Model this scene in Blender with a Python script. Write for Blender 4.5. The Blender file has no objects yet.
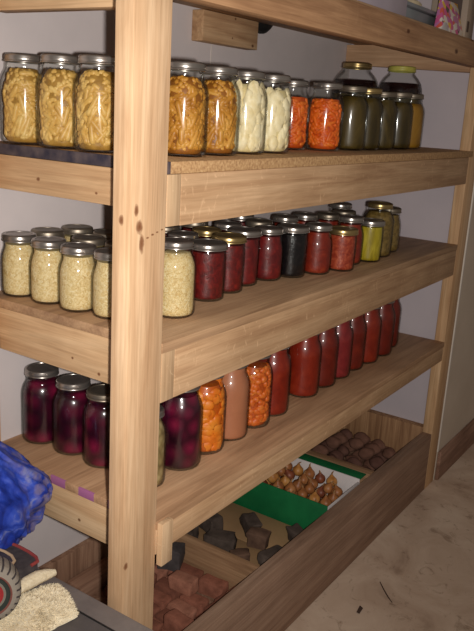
import bpy, bmesh, math, random
from mathutils import Vector, Matrix, noise, Euler
random.seed(11)
C = bpy.context.scene.collection
PI = math.pi
SC = bpy.context.scene
SC.view_settings.view_transform = 'Standard'
SC.view_settings.look = 'None'
SC.view_settings.exposure = 0.0

# ------------------------------------------------------------------ helpers
def s2l(c):
    return tuple((x / 12.92 if x <= .04045 else ((x + .055) / 1.055) ** 2.4) for x in [v / 255 for v in c])

class MB:
    """collects shapes, builds ONE mesh object"""
    def __init__(s):
        s.bm = bmesh.new()
    def box(s, x0, x1, y0, y1, z0, z1, bev=.0):
        b = bmesh.new()
        bmesh.ops.create_cube(b, size=1)
        for v in b.verts:
            v.co = Vector(((x0 + x1) / 2 + v.co.x * (x1 - x0), (y0 + y1) / 2 + v.co.y * (y1 - y0), (z0 + z1) / 2 + v.co.z * (z1 - z0)))
        if bev:
            bmesh.ops.bevel(b, geom=list(b.edges), offset=bev, segments=2, profile=.5, affect='EDGES')
        s._add(b)
        return s
    def _add(s, b, M=None):
        if M is not None:
            b.transform(M)
        me = bpy.data.meshes.new('tmp')
        b.to_mesh(me); b.free()
        s.bm.from_mesh(me)
        bpy.data.meshes.remove(me)
    def hexa(s, pts, bev=.0):
        """pts: 8 corners, bottom ring (4) then top ring (4)"""
        b = bmesh.new()
        v = [b.verts.new(p) for p in pts]
        for f in ((3, 2, 1, 0), (4, 5, 6, 7), (0, 1, 5, 4), (1, 2, 6, 5), (2, 3, 7, 6), (3, 0, 4, 7)):
            b.faces.new([v[i] for i in f])
        bmesh.ops.recalc_face_normals(b, faces=b.faces)
        if bev:
            bmesh.ops.bevel(b, geom=list(b.edges), offset=bev, segments=2, profile=.5, affect='EDGES')
        s._add(b)
        return s
    def lathe(s, prof, n=32, M=None, close_top=True, close_bot=True):
        b = bmesh.new()
        rings = []
        for r, z in prof:
            rings.append([b.verts.new((r * math.cos(2 * PI * k / n), r * math.sin(2 * PI * k / n), z)) for k in range(n)])
        for a, c in zip(rings[:-1], rings[1:]):
            for k in range(n):
                b.faces.new((a[k], a[(k + 1) % n], c[(k + 1) % n], c[k]))
        if close_bot: b.faces.new(rings[0][::-1])
        if close_top: b.faces.new(rings[-1])
        s._add(b, M)
        return s
    def stick(s, a, c, r, n=7):
        a, c = Vector(a), Vector(c)
        d = c - a; L = d.length
        q = d.to_track_quat('Z', 'Y').to_matrix().to_4x4()
        q.translation = a
        return s.lathe([(r * .45, 0), (r * .9, r * .5), (r, r * 1.4), (r, L - r * 1.4), (r * .9, L - r * .5), (r * .45, L)], n, q)
    def tube(s, pts, r, n=8):
        b = bmesh.new()
        rings = []
        P = [Vector(p) for p in pts]
        for i, p in enumerate(P):
            t = (P[min(i + 1, len(P) - 1)] - P[max(i - 1, 0)]).normalized()
            u = t.cross(Vector((0, 0, 1)))
            if u.length < .05: u = t.cross(Vector((1, 0, 0)))
            u.normalize(); w = u.cross(t)
            rr = r[i] if isinstance(r, (list, tuple)) else r
            rings.append([b.verts.new(p + (u * math.cos(2 * PI * k / n) + w * math.sin(2 * PI * k / n)) * rr) for k in range(n)])
        for a, c in zip(rings[:-1], rings[1:]):
            for k in range(n):
                b.faces.new((a[k], a[(k + 1) % n], c[(k + 1) % n], c[k]))
        b.faces.new(rings[0][::-1]); b.faces.new(rings[-1])
        bmesh.ops.recalc_face_normals(b, faces=b.faces)
        s._add(b)
        return s
    def ball(s, center, rad, sub=2, amp=0., freq=1., seed=0, rot=None):
        b = bmesh.new()
        bmesh.ops.create_icosphere(b, subdivisions=sub, radius=1)
        rad = Vector(rad) if hasattr(rad, '__len__') else Vector((rad,) * 3)
        M = rot.to_matrix() if rot is not None else Matrix.Identity(3)
        for v in b.verts:
            k = 1 + amp * noise.noise(v.co * freq + Vector((seed * 7.3, seed * 3.1, seed)))
            v.co = M @ Vector((v.co.x * rad.x * k, v.co.y * rad.y * k, v.co.z * rad.z * k)) + Vector(center)
        s._add(b)
        return s
    def mesh(s, name, m, smooth=True, ang=35):
        me = bpy.data.meshes.new(name)
        bm = s.bm
        if smooth:
            for f in bm.faces: f.smooth = True
            for e in bm.edges:
                if len(e.link_faces) == 2 and e.calc_face_angle(0) > math.radians(ang): e.smooth = False
        bm.to_mesh(me); bm.free()
        me.materials.append(m)
        return me
    def build(s, name, m, parent=None, smooth=True, ang=35):
        return link(name, s.mesh(name, m, smooth, ang), parent)

def link(name, me, parent=None):
    o = bpy.data.objects.new(name, me)
    C.objects.link(o)
    if parent: o.parent = parent
    return o

def tag(o, label, cat, group=None):
    o['label'] = label; o['category'] = cat
    if group: o['group'] = group
    return o

def thing(name, label, cat, loc=(0, 0, 0), rz=0., group=None):
    o = bpy.data.objects.new(name, None); C.objects.link(o)
    o.empty_display_size = .05
    o.location = loc; o.rotation_euler = (0, 0, rz)
    return tag(o, label, cat, group)

def struct(o):
    o['kind'] = 'structure'
    return o

# ------------------------------------------------------------------ materials
def newmat(name):
    m = bpy.data.materials.new(name); m.use_nodes = True
    nt = m.node_tree; nt.nodes.clear()
    out = nt.nodes.new('ShaderNodeOutputMaterial')
    p = nt.nodes.new('ShaderNodeBsdfPrincipled')
    nt.links.new(p.outputs[0], out.inputs[0])
    return m, nt, p, out

def N(nt, t, **kw):
    n = nt.nodes.new(t)
    for k, v in kw.items():
        if k in n.inputs.keys(): n.inputs[k].default_value = v
        else: setattr(n, k, v)
    return n

def ramp(nt, stops, interp='LINEAR'):
    r = nt.nodes.new('ShaderNodeValToRGB')
    e = r.color_ramp.elements
    r.color_ramp.interpolation = interp
    while len(e) < len(stops): e.new(.5)
    for el, (p, c) in zip(e, stops):
        el.position = p; el.color = (*c, 1) if len(c) == 3 else c
    return r

def coords(nt, scale=(1, 1, 1), loc=(0, 0, 0)):
    tc = nt.nodes.new('ShaderNodeTexCoord')
    mp = nt.nodes.new('ShaderNodeMapping')
    mp.inputs['Scale'].default_value = scale
    mp.inputs['Location'].default_value = loc
    nt.links.new(tc.outputs['Object'], mp.inputs[0])
    return mp

def mixc(nt, fac, a, b, mode='MIX'):
    n = nt.nodes.new('ShaderNodeMix'); n.data_type = 'RGBA'; n.blend_type = mode
    for sock, v in ((n.inputs[0], fac), (n.inputs[6], a), (n.inputs[7], b)):
        if hasattr(v, 'is_linked') or isinstance(v, bpy.types.NodeSocket): nt.links.new(v, sock)
        elif isinstance(v, (int, float)): sock.default_value = v
        else: sock.default_value = (*v, 1)
    return n.outputs[2]

def wood(name, c1, c2, c3, axis, knots=(), seed=0., rough=.62, flecks=0., patch=None, grain=1.):
    """stretched grain along an axis; knots = [(x, y, z, radius, stretch)] in object space"""
    def tone(c):
        g = .3 * c[0] + .59 * c[1] + .11 * c[2]
        return tuple(v + (g * t - v) * .17 for v, t in zip(c, (1.05, .99, .97)))
    c1, c2, c3 = tone(c1), tone(c2), tone(c3)
    m, nt, p, out = newmat(name)
    sc = [15 * grain] * 3; sc[axis] = 1.1
    mp = coords(nt, sc, (seed, seed * 1.7, seed * .6))
    n1 = N(nt, 'ShaderNodeTexNoise', Scale=1.6, Detail=5., Roughness=.6, Distortion=1.2)
    nt.links.new(mp.outputs[0], n1.inputs['Vector'])
    r1 = ramp(nt, [(.28, c3), (.5, c2), (.7, c1)])
    nt.links.new(n1.outputs[0], r1.inputs[0])
    sc2 = [160] * 3; sc2[axis] = 5
    mp2 = coords(nt, sc2, (seed * 3, 0, seed))
    n2 = N(nt, 'ShaderNodeTexNoise', Scale=1.0, Detail=3., Roughness=.7)
    nt.links.new(mp2.outputs[0], n2.inputs['Vector'])
    r2 = ramp(nt, [(.3, (.80, .77, .74)), (.62, (1.06, 1.06, 1.06))])
    nt.links.new(n2.outputs[0], r2.inputs[0])
    col = mixc(nt, 1., r1.outputs[0], r2.outputs[0], 'MULTIPLY')
    # broad tone change
    mp3 = coords(nt, (3, 3, 3), (seed * 5, seed, 0))
    n3 = N(nt, 'ShaderNodeTexNoise', Scale=1.5, Detail=3.)
    nt.links.new(mp3.outputs[0], n3.inputs['Vector'])
    r3 = ramp(nt, [(.35, (.82, .79, .76)), (.65, (1.05, 1.05, 1.05))])
    nt.links.new(n3.outputs[0], r3.inputs[0])
    col = mixc(nt, .8, col, r3.outputs[0], 'MULTIPLY')
    if flecks:
        mpf = coords(nt, (26, 26, 16), (seed, 3, seed * 2))
        mpf.inputs['Rotation'].default_value = (.0, .5, 0)
        nf = N(nt, 'ShaderNodeTexNoise', Scale=1.3, Detail=4., Roughness=.65, Distortion=2.0)
        nt.links.new(mpf.outputs[0], nf.inputs['Vector'])
        rf = ramp(nt, [(.60, (0, 0, 0)), (.70, (1, 1, 1))])
        nt.links.new(nf.outputs[0], rf.inputs[0])
        mlt = N(nt, 'ShaderNodeMath', operation='MULTIPLY'); mlt.inputs[1].default_value = flecks
        nt.links.new(rf.outputs[0], mlt.inputs[0])
        col = mixc(nt, mlt.outputs[0], col, tuple(min(1, x * 1.35) for x in c1))
    for (x, y, z, r, st) in knots:
        tc = nt.nodes.new('ShaderNodeTexCoord')
        sub = N(nt, 'ShaderNodeVectorMath', operation='SUBTRACT'); sub.inputs[1].default_value = (x, y, z)
        nt.links.new(tc.outputs['Object'], sub.inputs[0])
        mul = N(nt, 'ShaderNodeVectorMath', operation='MULTIPLY')
        k = [1 / r] * 3; k[axis] = 1 / (r * st)
        mul.inputs[1].default_value = k
        nt.links.new(sub.outputs[0], mul.inputs[0])
        nn = N(nt, 'ShaderNodeTexNoise', Scale=90., Detail=2.)
        nt.links.new(tc.outputs['Object'], nn.inputs['Vector'])
        ln = N(nt, 'ShaderNodeVectorMath', operation='LENGTH')
        nt.links.new(mul.outputs[0], ln.inputs[0])
        ad = N(nt, 'ShaderNodeMath', operation='MULTIPLY_ADD'); ad.inputs[1].default_value = .9
        nt.links.new(nn.outputs[0], ad.inputs[0]); nt.links.new(ln.outputs['Value'], ad.inputs[2])
        rk = ramp(nt, [(.0, (1, 1, 1)), (.55, (.85, .85, .85)), (.95, (.25, .25, .25)), (1., (0, 0, 0))])
        sh = N(nt, 'ShaderNodeMath', operation='SUBTRACT'); sh.inputs[1].default_value = .45
        nt.links.new(ad.outputs[0], sh.inputs[0]); nt.links.new(sh.outputs[0], rk.inputs[0])
        col = mixc(nt, rk.outputs[0], col, tuple(v * .28 * w for v, w in zip(c3, (1.25, .8, .6))))
    if patch:
        col = patch(nt, col)
    nt.links.new(col, p.inputs['Base Color'])
    p.inputs['Roughness'].default_value = rough
    p.inputs['Specular IOR Level'].default_value = .25
    b = N(nt, 'ShaderNodeBump', Strength=.25, Distance=.002)
    nt.links.new(n2.outputs[0], b.inputs['Height'])
    nt.links.new(b.outputs[0], p.inputs['Normal'])
    return m

def noisy(name, stops, scale=8., detail=5., rough=.7, bump=.0, spec=.3, metal=0., aniso=(1, 1, 1), dist=0., kind='noise', coat=0.):
    m, nt, p, out = newmat(name)
    mp = coords(nt, aniso)
    if kind == 'voronoi':
        n = N(nt, 'ShaderNodeTexVoronoi', Scale=scale)
        nt.links.new(mp.outputs[0], n.inputs['Vector'])
        o = n.outputs['Distance']
    else:
        n = N(nt, 'ShaderNodeTexNoise', Scale=scale, Detail=detail, Roughness=.6, Distortion=dist)
        nt.links.new(mp.outputs[0], n.inputs['Vector'])
        o = n.outputs[0]
    r = ramp(nt, stops)
    nt.links.new(o, r.inputs[0])
    nt.links.new(r.outputs[0], p.inputs['Base Color'])
    p.inputs['Roughness'].default_value = rough
    p.inputs['Specular IOR Level'].default_value = spec
    p.inputs['Metallic'].default_value = metal
    p.inputs['Coat Weight'].default_value = coat
    if bump:
        b = N(nt, 'ShaderNodeBump', Strength=bump, Distance=.004)
        nt.links.new(o, b.inputs['Height']); nt.links.new(b.outputs[0], p.inputs['Normal'])
    return m

def plain(name, c, rough=.6, metal=0., spec=.4):
    k = tuple(c)
    return noisy(name, [(.3, tuple(v * .88 for v in k)), (.7, k)], 14., 3., rough, 0, spec, metal)

def mul(c, k): return tuple(min(1, v * k) for v in c)

PINE = s2l((224, 184, 134)); PINE2 = s2l((212, 166, 114)); PINE3 = s2l((190, 140, 92))
W = {}
def post_patch(nt, col):
    # bright worn arris where the two faces of the post meet
    return col
W['post'] = wood('pine_post', s2l((236, 196, 148)), s2l((226, 182, 132)), s2l((206, 158, 108)), 2,
                 knots=[(-.074, 0, 1.155, .0055, 2.0), (-.066, 0, 1.128, .0085, 1.6), (-.060, 0, 1.100, .0065, 2.6), (-.089, .018, 1.138, .006, 1.4), (-.082, 0, .52, .006, 1.3), (-.046, 0, 1.108, .004, .5), (-.034, 0, 1.112, .004, .5), (-.022, 0, 1.115, .004, .5), (-.010, 0, 1.118, .004, .5)], seed=2.)
W['rail'] = wood('pine_rail', s2l((214, 172, 124)), s2l((200, 156, 108)), s2l((174, 128, 84)), 0, seed=5., flecks=.45)
W['railtop'] = wood('pine_rail_aged', s2l((206, 156, 104)), s2l((188, 138, 90)), s2l((150, 104, 64)), 0, seed=9., flecks=.1,
                    knots=[(.93, 0, 1.53, .006, 2), (1.3, 0, 1.515, .008, 2)])
W['side'] = wood('pine_side_rail', s2l((226, 188, 138)), s2l((214, 172, 120)), s2l((192, 146, 96)), 1, seed=3.,
                 knots=[(0, .31, 1.17, .004, 1.3), (0, .16, 1.16, .003, 1.3), (0, .15, .825, .004, 1.2), (0, .22, .84, .003, 1.2), (0, .2, .5, .004, 1.2)])
W['farpost'] = wood('pine_far_post', s2l((222, 182, 132)), s2l((210, 166, 114)), s2l((190, 142, 92)), 2, seed=7.)
W['block'] = wood('pine_block', s2l((206, 166, 118)), s2l((192, 148, 100)), s2l((164, 120, 78)), 0, seed=12., knots=[(.81, .446, 1.55, .004, 1.2), (.9, .446, 1.49, .005, 1.5), (.8, .446, 1.5, .003, 1)])
W['endgrain'] = wood('pine_end_grain', s2l((228, 192, 144)), s2l((216, 176, 128)), s2l((198, 154, 106)), 2, seed=15., flecks=.5)
W['ledger'] = wood('pine_ledger', s2l((214, 172, 128)), s2l((200, 156, 112)), s2l((174, 130, 90)), 1, seed=17.)

def blue_edge(nt, col):
    tc = nt.nodes.new('ShaderNodeTexCoord'); sp = nt.nodes.new('ShaderNodeSeparateXYZ')
    nt.links.new(tc.outputs['Object'], sp.inputs[0])
    lt = N(nt, 'ShaderNodeMath', operation='LESS_THAN'); lt.inputs[1].default_value = .006
    nt.links.new(sp.outputs[0], lt.inputs[0])
    n = N(nt, 'ShaderNodeTexNoise', Scale=30., Detail=3.)
    nt.links.new(tc.outputs['Object'], n.inputs['Vector'])
    r = ramp(nt, [(.35, s2l((46, 42, 54))), (.65, s2l((88, 76, 76)))])
    nt.links.new(n.outputs[0], r.inputs[0])
    return mixc(nt, lt.outputs[0], col, r.outputs[0])
def pink_edge(nt, col):
    tc = nt.nodes.new('ShaderNodeTexCoord'); sp = nt.nodes.new('ShaderNodeSeparateXYZ')
    nt.links.new(tc.outputs['Object'], sp.inputs[0])
    lt = N(nt, 'ShaderNodeMath', operation='LESS_THAN'); lt.inputs[1].default_value = .004
    nt.links.new(sp.outputs[0], lt.inputs[0])
    sn = N(nt, 'ShaderNodeMath', operation='SINE')
    ml = N(nt, 'ShaderNodeMath', operation='MULTIPLY'); ml.inputs[1].default_value = 78.5
    of = N(nt, 'ShaderNodeMath', operation='SUBTRACT'); of.inputs[1].default_value = .242
    nt.links.new(sp.outputs[1], of.inputs[0]); nt.links.new(of.outputs[0], ml.inputs[0]); nt.links.new(ml.outputs[0], sn.inputs[0])
    g = N(nt, 'ShaderNodeMath', operation='GREATER_THAN'); g.inputs[1].default_value = -.1
    nt.links.new(sn.outputs[0], g.inputs[0])
    l2 = N(nt, 'ShaderNodeMath', operation='LESS_THAN'); l2.inputs[1].default_value = .11
    ab2 = N(nt, 'ShaderNodeMath', operation='SUBTRACT'); ab2.inputs[1].default_value = .20
    nt.links.new(sp.outputs[1], ab2.inputs[0]); ab3 = N(nt, 'ShaderNodeMath', operation='ABSOLUTE'); nt.links.new(ab2.outputs[0], ab3.inputs[0])
    nt.links.new(ab3.outputs[0], l2.inputs[0])
    m1 = N(nt, 'ShaderNodeMath', operation='MULTIPLY'); m2 = N(nt, 'ShaderNodeMath', operation='MULTIPLY')
    nt.links.new(lt.outputs[0], m1.inputs[0]); nt.links.new(g.outputs[0], m1.inputs[1])
    nt.links.new(m1.outputs[0], m2.inputs[0]); nt.links.new(l2.outputs[0], m2.inputs[1])
    return mixc(nt, m2.outputs[0], col, s2l((168, 104, 146)))
W['ply1'] = noisy('particle_board', [(.3, s2l((150, 112, 78))), (.5, s2l((184, 144, 100))), (.7, s2l((206, 170, 124)))], 160., 4., .8)
_nt = W['ply1'].node_tree; _p = [n for n in _nt.nodes if n.type == 'BSDF_PRINCIPLED'][0]
_l = _p.inputs['Base Color'].links[0].from_socket
_nt.links.new(blue_edge(_nt, _l), _p.inputs['Base Color'])
W['ply2'] = wood('plywood_shelf', s2l((204, 162, 116)), s2l((188, 146, 102)), s2l((160, 120, 84)), 0, seed=21., grain=.7)
W['ply3'] = wood('plywood_shelf_painted_edge', s2l((206, 160, 114)), s2l((188, 142, 98)), s2l((158, 116, 78)), 0, seed=25., grain=.7, patch=pink_edge)
W['binfront'] = wood('weathered_plank', s2l((176, 140, 112)), s2l((160, 124, 98)), s2l((138, 104, 80)), 0, seed=31., flecks=.05, grain=1.2, rough=.8)
W['bindiv'] = wood('bin_divider_wood', s2l((184, 142, 98)), s2l((166, 124, 84)), s2l((136, 98, 64)), 1, seed=33.)
W['binend'] = wood('bin_end_plywood', s2l((196, 150, 100)), s2l((170, 124, 78)), s2l((128, 84, 48)), 2, seed=37., grain=1.6)
W['rough'] = wood('rough_brown_board', s2l((178, 136, 104)), s2l((144, 104, 78)), s2l((108, 74, 54)), 2, seed=41., rough=.85)
W['rough2'] = wood('rough_brown_plank', s2l((182, 138, 108)), s2l((164, 120, 92)), s2l((138, 98, 74)), 0, seed=43., rough=.85)
W['base'] = wood('brown_skirting', s2l((166, 126, 102)), s2l((142, 104, 82)), s2l((118, 84, 66)), 0, seed=47.)

M_wall = noisy('grey_plaster', [(.3, s2l((200, 190, 188))), (.7, s2l((212, 201, 198)))], 4., 5., .9, .03, .1)
M_wallr = noisy('grey_plaster_end', [(.3, s2l((190, 180, 184))), (.7, s2l((200, 189, 192)))], 4., 5., .9, .03, .1)
M_wallf = noisy('grey_plaster_front', [(.3, s2l((196, 180, 162))), (.7, s2l((208, 192, 174)))], 4., 5., .9, .03, .1)
M_bead = plain('white_corner_bead', s2l((216, 206, 194)), .7)
M_floor = noisy('dusty_concrete', [(.25, s2l((152, 126, 106))), (.42, s2l((190, 164, 142))), (.6, s2l((206, 182, 160))), (.8, s2l((224, 204, 182)))], 4.5, 9., .9, .15, .15, dist=.8)
_nt = M_floor.node_tree; _p = [n for n in _nt.nodes if n.type == 'BSDF_PRINCIPLED'][0]
_l = _p.inputs['Base Color'].links[0].from_socket
_mp = coords(_nt, (1, 1, 1)); _v = N(_nt, 'ShaderNodeTexNoise', Scale=14., Detail=6., Roughness=.75, Distortion=1.5)
_nt.links.new(_mp.outputs[0], _v.inputs['Vector'])
_r = ramp(_nt, [(.30, (.45, .40, .36)), (.44, (1, 1, 1))]); _nt.links.new(_v.outputs[0], _r.inputs[0])
_nt.links.new(mixc(_nt, .8, _l, _r.outputs[0], 'MULTIPLY'), _p.inputs['Base Color'])
M_nail = plain('dark_nail', (.02, .018, .016), .5, .6)

# glass: thin clear shell
def glassmat(name, tint=(1, 1, 1), rough=.09):
    m = bpy.data.materials.new(name); m.use_nodes = True
    nt = m.node_tree; nt.nodes.clear()
    out = nt.nodes.new('ShaderNodeOutputMaterial')
    tr = N(nt, 'ShaderNodeBsdfTransparent'); tr.inputs[0].default_value = (*tint, 1)
    gl = N(nt, 'ShaderNodeBsdfGlossy', Roughness=rough)
    mp = coords(nt, (1, 1, .35))
    n = N(nt, 'ShaderNodeTexNoise', Scale=55., Detail=1.)
    nt.links.new(mp.outputs[0], n.inputs['Vector'])
    b = N(nt, 'ShaderNodeBump', Strength=.22, Distance=.003)
    nt.links.new(n.outputs[0], b.inputs['Height']); nt.links.new(b.outputs[0], gl.inputs['Normal'])
    fr = N(nt, 'ShaderNodeLayerWeight', Blend=.12)
    mr = N(nt, 'ShaderNodeMath', operation='MULTIPLY_ADD'); mr.inputs[1].default_value = .5; mr.inputs[2].default_value = .035
    nt.links.new(fr.outputs['Fresnel'], mr.inputs[0])
    mx = nt.nodes.new('ShaderNodeMixShader')
    nt.links.new(mr.outputs[0], mx.inputs[0]); nt.links.new(tr.outputs[0], mx.inputs[1]); nt.links.new(gl.outputs[0], mx.inputs[2])
    nt.links.new(mx.outputs[0], out.inputs[0])
    return m
M_glass = glassmat('clear_jar_glass', (.95, .96, .95))

def metal(name, c, rough):
    m, nt, p, out = newmat(name)
    mp = coords(nt, (1, 1, 1)); n = N(nt, 'ShaderNodeTexNoise', Scale=40., Detail=3.)
    nt.links.new(mp.outputs[0], n.inputs['Vector'])
    r = ramp(nt, [(.3, mul(c, .75)), (.7, c)]); nt.links.new(n.outputs[0], r.inputs[0])
    nt.links.new(r.outputs[0], p.inputs['Base Color'])
    p.inputs['Metallic'].default_value = .85; p.inputs['Roughness'].default_value = rough
    return m
BAND = {'silver': metal('tin_band', s2l((176, 168, 160)), .30), 'gold': metal('brass_band', s2l((186, 160, 108)), .32),
        'yellow': noisy('yellow_green_lid', [(.3, s2l((170, 164, 72))), (.7, s2l((196, 188, 96)))], 30., 3., .4), 'dull': metal('dull_band', s2l((150, 138, 122)), .45)}
DISC = {'silver': metal('tin_lid', s2l((176, 168, 162)), .40), 'gold': metal('brass_lid', s2l((196, 172, 124)), .42), 'dull': metal('dull_lid', s2l((140, 130, 118)), .5)}
DISC['yellow'] = BAND['yellow']

def fill(name, stops, scale=60., rough=.45, aniso=(1, 1, 1), kind='noise', bump=.3, dist=.6, coat=.0):
    return noisy('filling_' + name, [(p, s2l(c)) for p, c in stops], scale, 4., rough, bump, .4, 0., aniso, dist, kind, coat)
FM = {
    'beans': fill('yellow_beans', [(.3, (176, 130, 58)), (.5, (202, 160, 84)), (.7, (216, 182, 112))], 26.),
    'beans_core': fill('bean_brine', [(.3, (134, 96, 36)), (.7, (172, 130, 58))], 40.),
    'amber': fill('amber_beans', [(.3, (150, 92, 24)), (.5, (184, 126, 44)), (.7, (206, 154, 72))], 26.),
    'amber_core': fill('amber_brine', [(.3, (112, 64, 14)), (.7, (148, 90, 26))], 40.),
    'pear': fill('pale_fruit', [(.3, (226, 204, 150)), (.7, (244, 232, 196))], 30.),
    'pear_core': fill('pale_juice', [(.3, (206, 184, 128)), (.7, (226, 210, 160))], 30.),
    'carrot': fill('orange_carrots', [(.3, (206, 82, 16)), (.5, (226, 104, 26)), (.7, (234, 128, 44))], 40.),
    'carrot_core': fill('carrot_brine', [(.3, (172, 60, 10)), (.7, (206, 86, 20))], 60.),
    'olive': fill('olive_pickle', [(.3, (46, 36, 12)), (.5, (72, 57, 20)), (.72, (98, 79, 34))], 30., aniso=(1, 1, .3)),
    'oliveamber': fill('amber_pickle', [(.3, (104, 70, 14)), (.5, (140, 98, 22)), (.72, (168, 122, 40))], 30., aniso=(1, 1, .3)),
    'darktop': fill('dark_liquid', [(.3, (22, 10, 12)), (.7, (40, 20, 20))], 30., .25),
    'kraut': fill('sauerkraut', [(.30, (182, 146, 88)), (.45, (212, 184, 126)), (.58, (226, 204, 154)), (.74, (236, 222, 184))], 120., bump=.6, dist=2.2),
    'redjam': fill('dark_red_jam', [(.3, (66, 10, 10)), (.55, (104, 18, 16)), (.75, (140, 32, 24))], 90.),
    'berry': fill('berry_red', [(.3, (76, 11, 14)), (.55, (108, 20, 20)), (.75, (136, 34, 30))], 60.),
    'black': fill('black_jelly', [(.3, (10, 8, 10)), (.55, (20, 16, 18)), (.75, (44, 36, 34))], 110., .3),
    'salsa': fill('red_brown_sauce', [(.3, (104, 26, 14)), (.55, (132, 38, 20)), (.75, (152, 58, 32))], 50.),
    'salsa2': fill('chunky_salsa', [(.3, (122, 34, 18)), (.5, (158, 60, 36)), (.72, (190, 96, 62))], 110.),
    'pickle': fill('yellow_green_pickles', [(.3, (130, 112, 14)), (.5, (172, 152, 30)), (.72, (200, 182, 64))], 60., aniso=(1, 1, .25)),
    'relish': fill('brown_green_relish', [(.3, (84, 66, 28)), (.5, (118, 94, 46)), (.72, (146, 120, 66))], 110.),
    'beet': fill('purple_beets', [(.0, (124, 24, 56)), (.3, (92, 14, 42)), (.55, (58, 8, 28)), (.8, (34, 5, 18))], 26., .3, kind='voronoi', coat=.3, bump=.15),
    'beet_core': fill('beet_juice', [(.3, (40, 4, 16)), (.7, (58, 8, 26))], 30., .3),
    'peach': fill('orange_fruit', [(.3, (204, 92, 16)), (.5, (226, 122, 28)), (.7, (236, 148, 52))], 30.),
    'peach_core': fill('orange_juice', [(.3, (176, 78, 14)), (.7, (206, 100, 24))], 40.),
    'sauce': fill('tan_pink_sauce', [(.3, (172, 108, 76)), (.7, (186, 122, 88))], 12., .4, bump=.02),
    'chunk': fill('orange_chunks', [(.3, (192, 76, 18)), (.5, (216, 106, 34)), (.7, (226, 138, 62))], 70.),
    'chunk_core': fill('orange_chunk_juice', [(.3, (160, 62, 14)), (.7, (196, 92, 30))], 60.),
    'tomato': fill('tomato_red', [(.3, (118, 27, 12)), (.55, (138, 37, 17)), (.75, (156, 54, 28))], 26., .4, bump=.05),
    'tomato2': fill('deep_tomato_red', [(.3, (94, 20, 11)), (.55, (114, 28, 15)), (.75, (134, 42, 24))], 30., .4, bump=.05),
    'plum': fill('plum_red', [(.3, (112, 26, 30)), (.55, (136, 38, 40)), (.75, (152, 54, 52))], 26., .4, bump=.05),
    'greenbean': fill('pale_green_slices', [(.2, (176, 156, 112)), (.5, (150, 128, 84)), (.8, (116, 96, 60))], 60., kind='voronoi'),
}

# ------------------------------------------------------------------ jars
def prof(kind, R, H):
    if kind == 'quart':
        return [(R * .80, 0), (R * .92, .003), (R * .98, .009), (R, .018), (R, H * .62), (R * .995, H * .66), (R * .975, H * .70), (R * .93, H * .745),
                (R * .865, H * .785), (R * .80, H * .815), (R * .765, H * .84), (R * .755, H * .862), (R * .77, H * .876), (R * .75, H * .89), (R * .75, H * .985)]
    if kind == 'pint':
        return [(R * .78, 0), (R * .90, .003), (R * .97, .009), (R, .018), (R, H * .54), (R * .99, H * .60), (R * .96, H * .66), (R * .90, H * .72), (R * .845, H * .765), (R * .815, H * .80), (R * .81, H * .83), (R * .825, H * .85), (R * .81, H * .87), (R * .81, H * .985)]
    if kind == 'wide':
        return [(R * .84, 0), (R * .94, .003), (R * .97, .010), (R, H * .55), (R, H * .72), (R * .985, H * .77), (R * .97, H * .81), (R * .985, H * .835), (R * .965, H * .85), (R * .965, H * .985)]
    if kind == 'gallon':
        return [(R * .88, 0), (R * .97, .004), (R, .014), (R, H * .66), (R * .98, H * .72), (R * .91, H * .79), (R * .78, H * .85), (R * .66, H * .885), (R * .60, H * .905), (R * .58, H * .92), (R * .58, H * .985)]
def prof_r(pr, z):
    for (r0, z0), (r1, z1) in zip(pr[:-1], pr[1:]):
        if z0 <= z <= z1: return r0 + (r1 - r0) * (z - z0) / max(1e-6, z1 - z0)
    return pr[-1][0]

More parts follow.
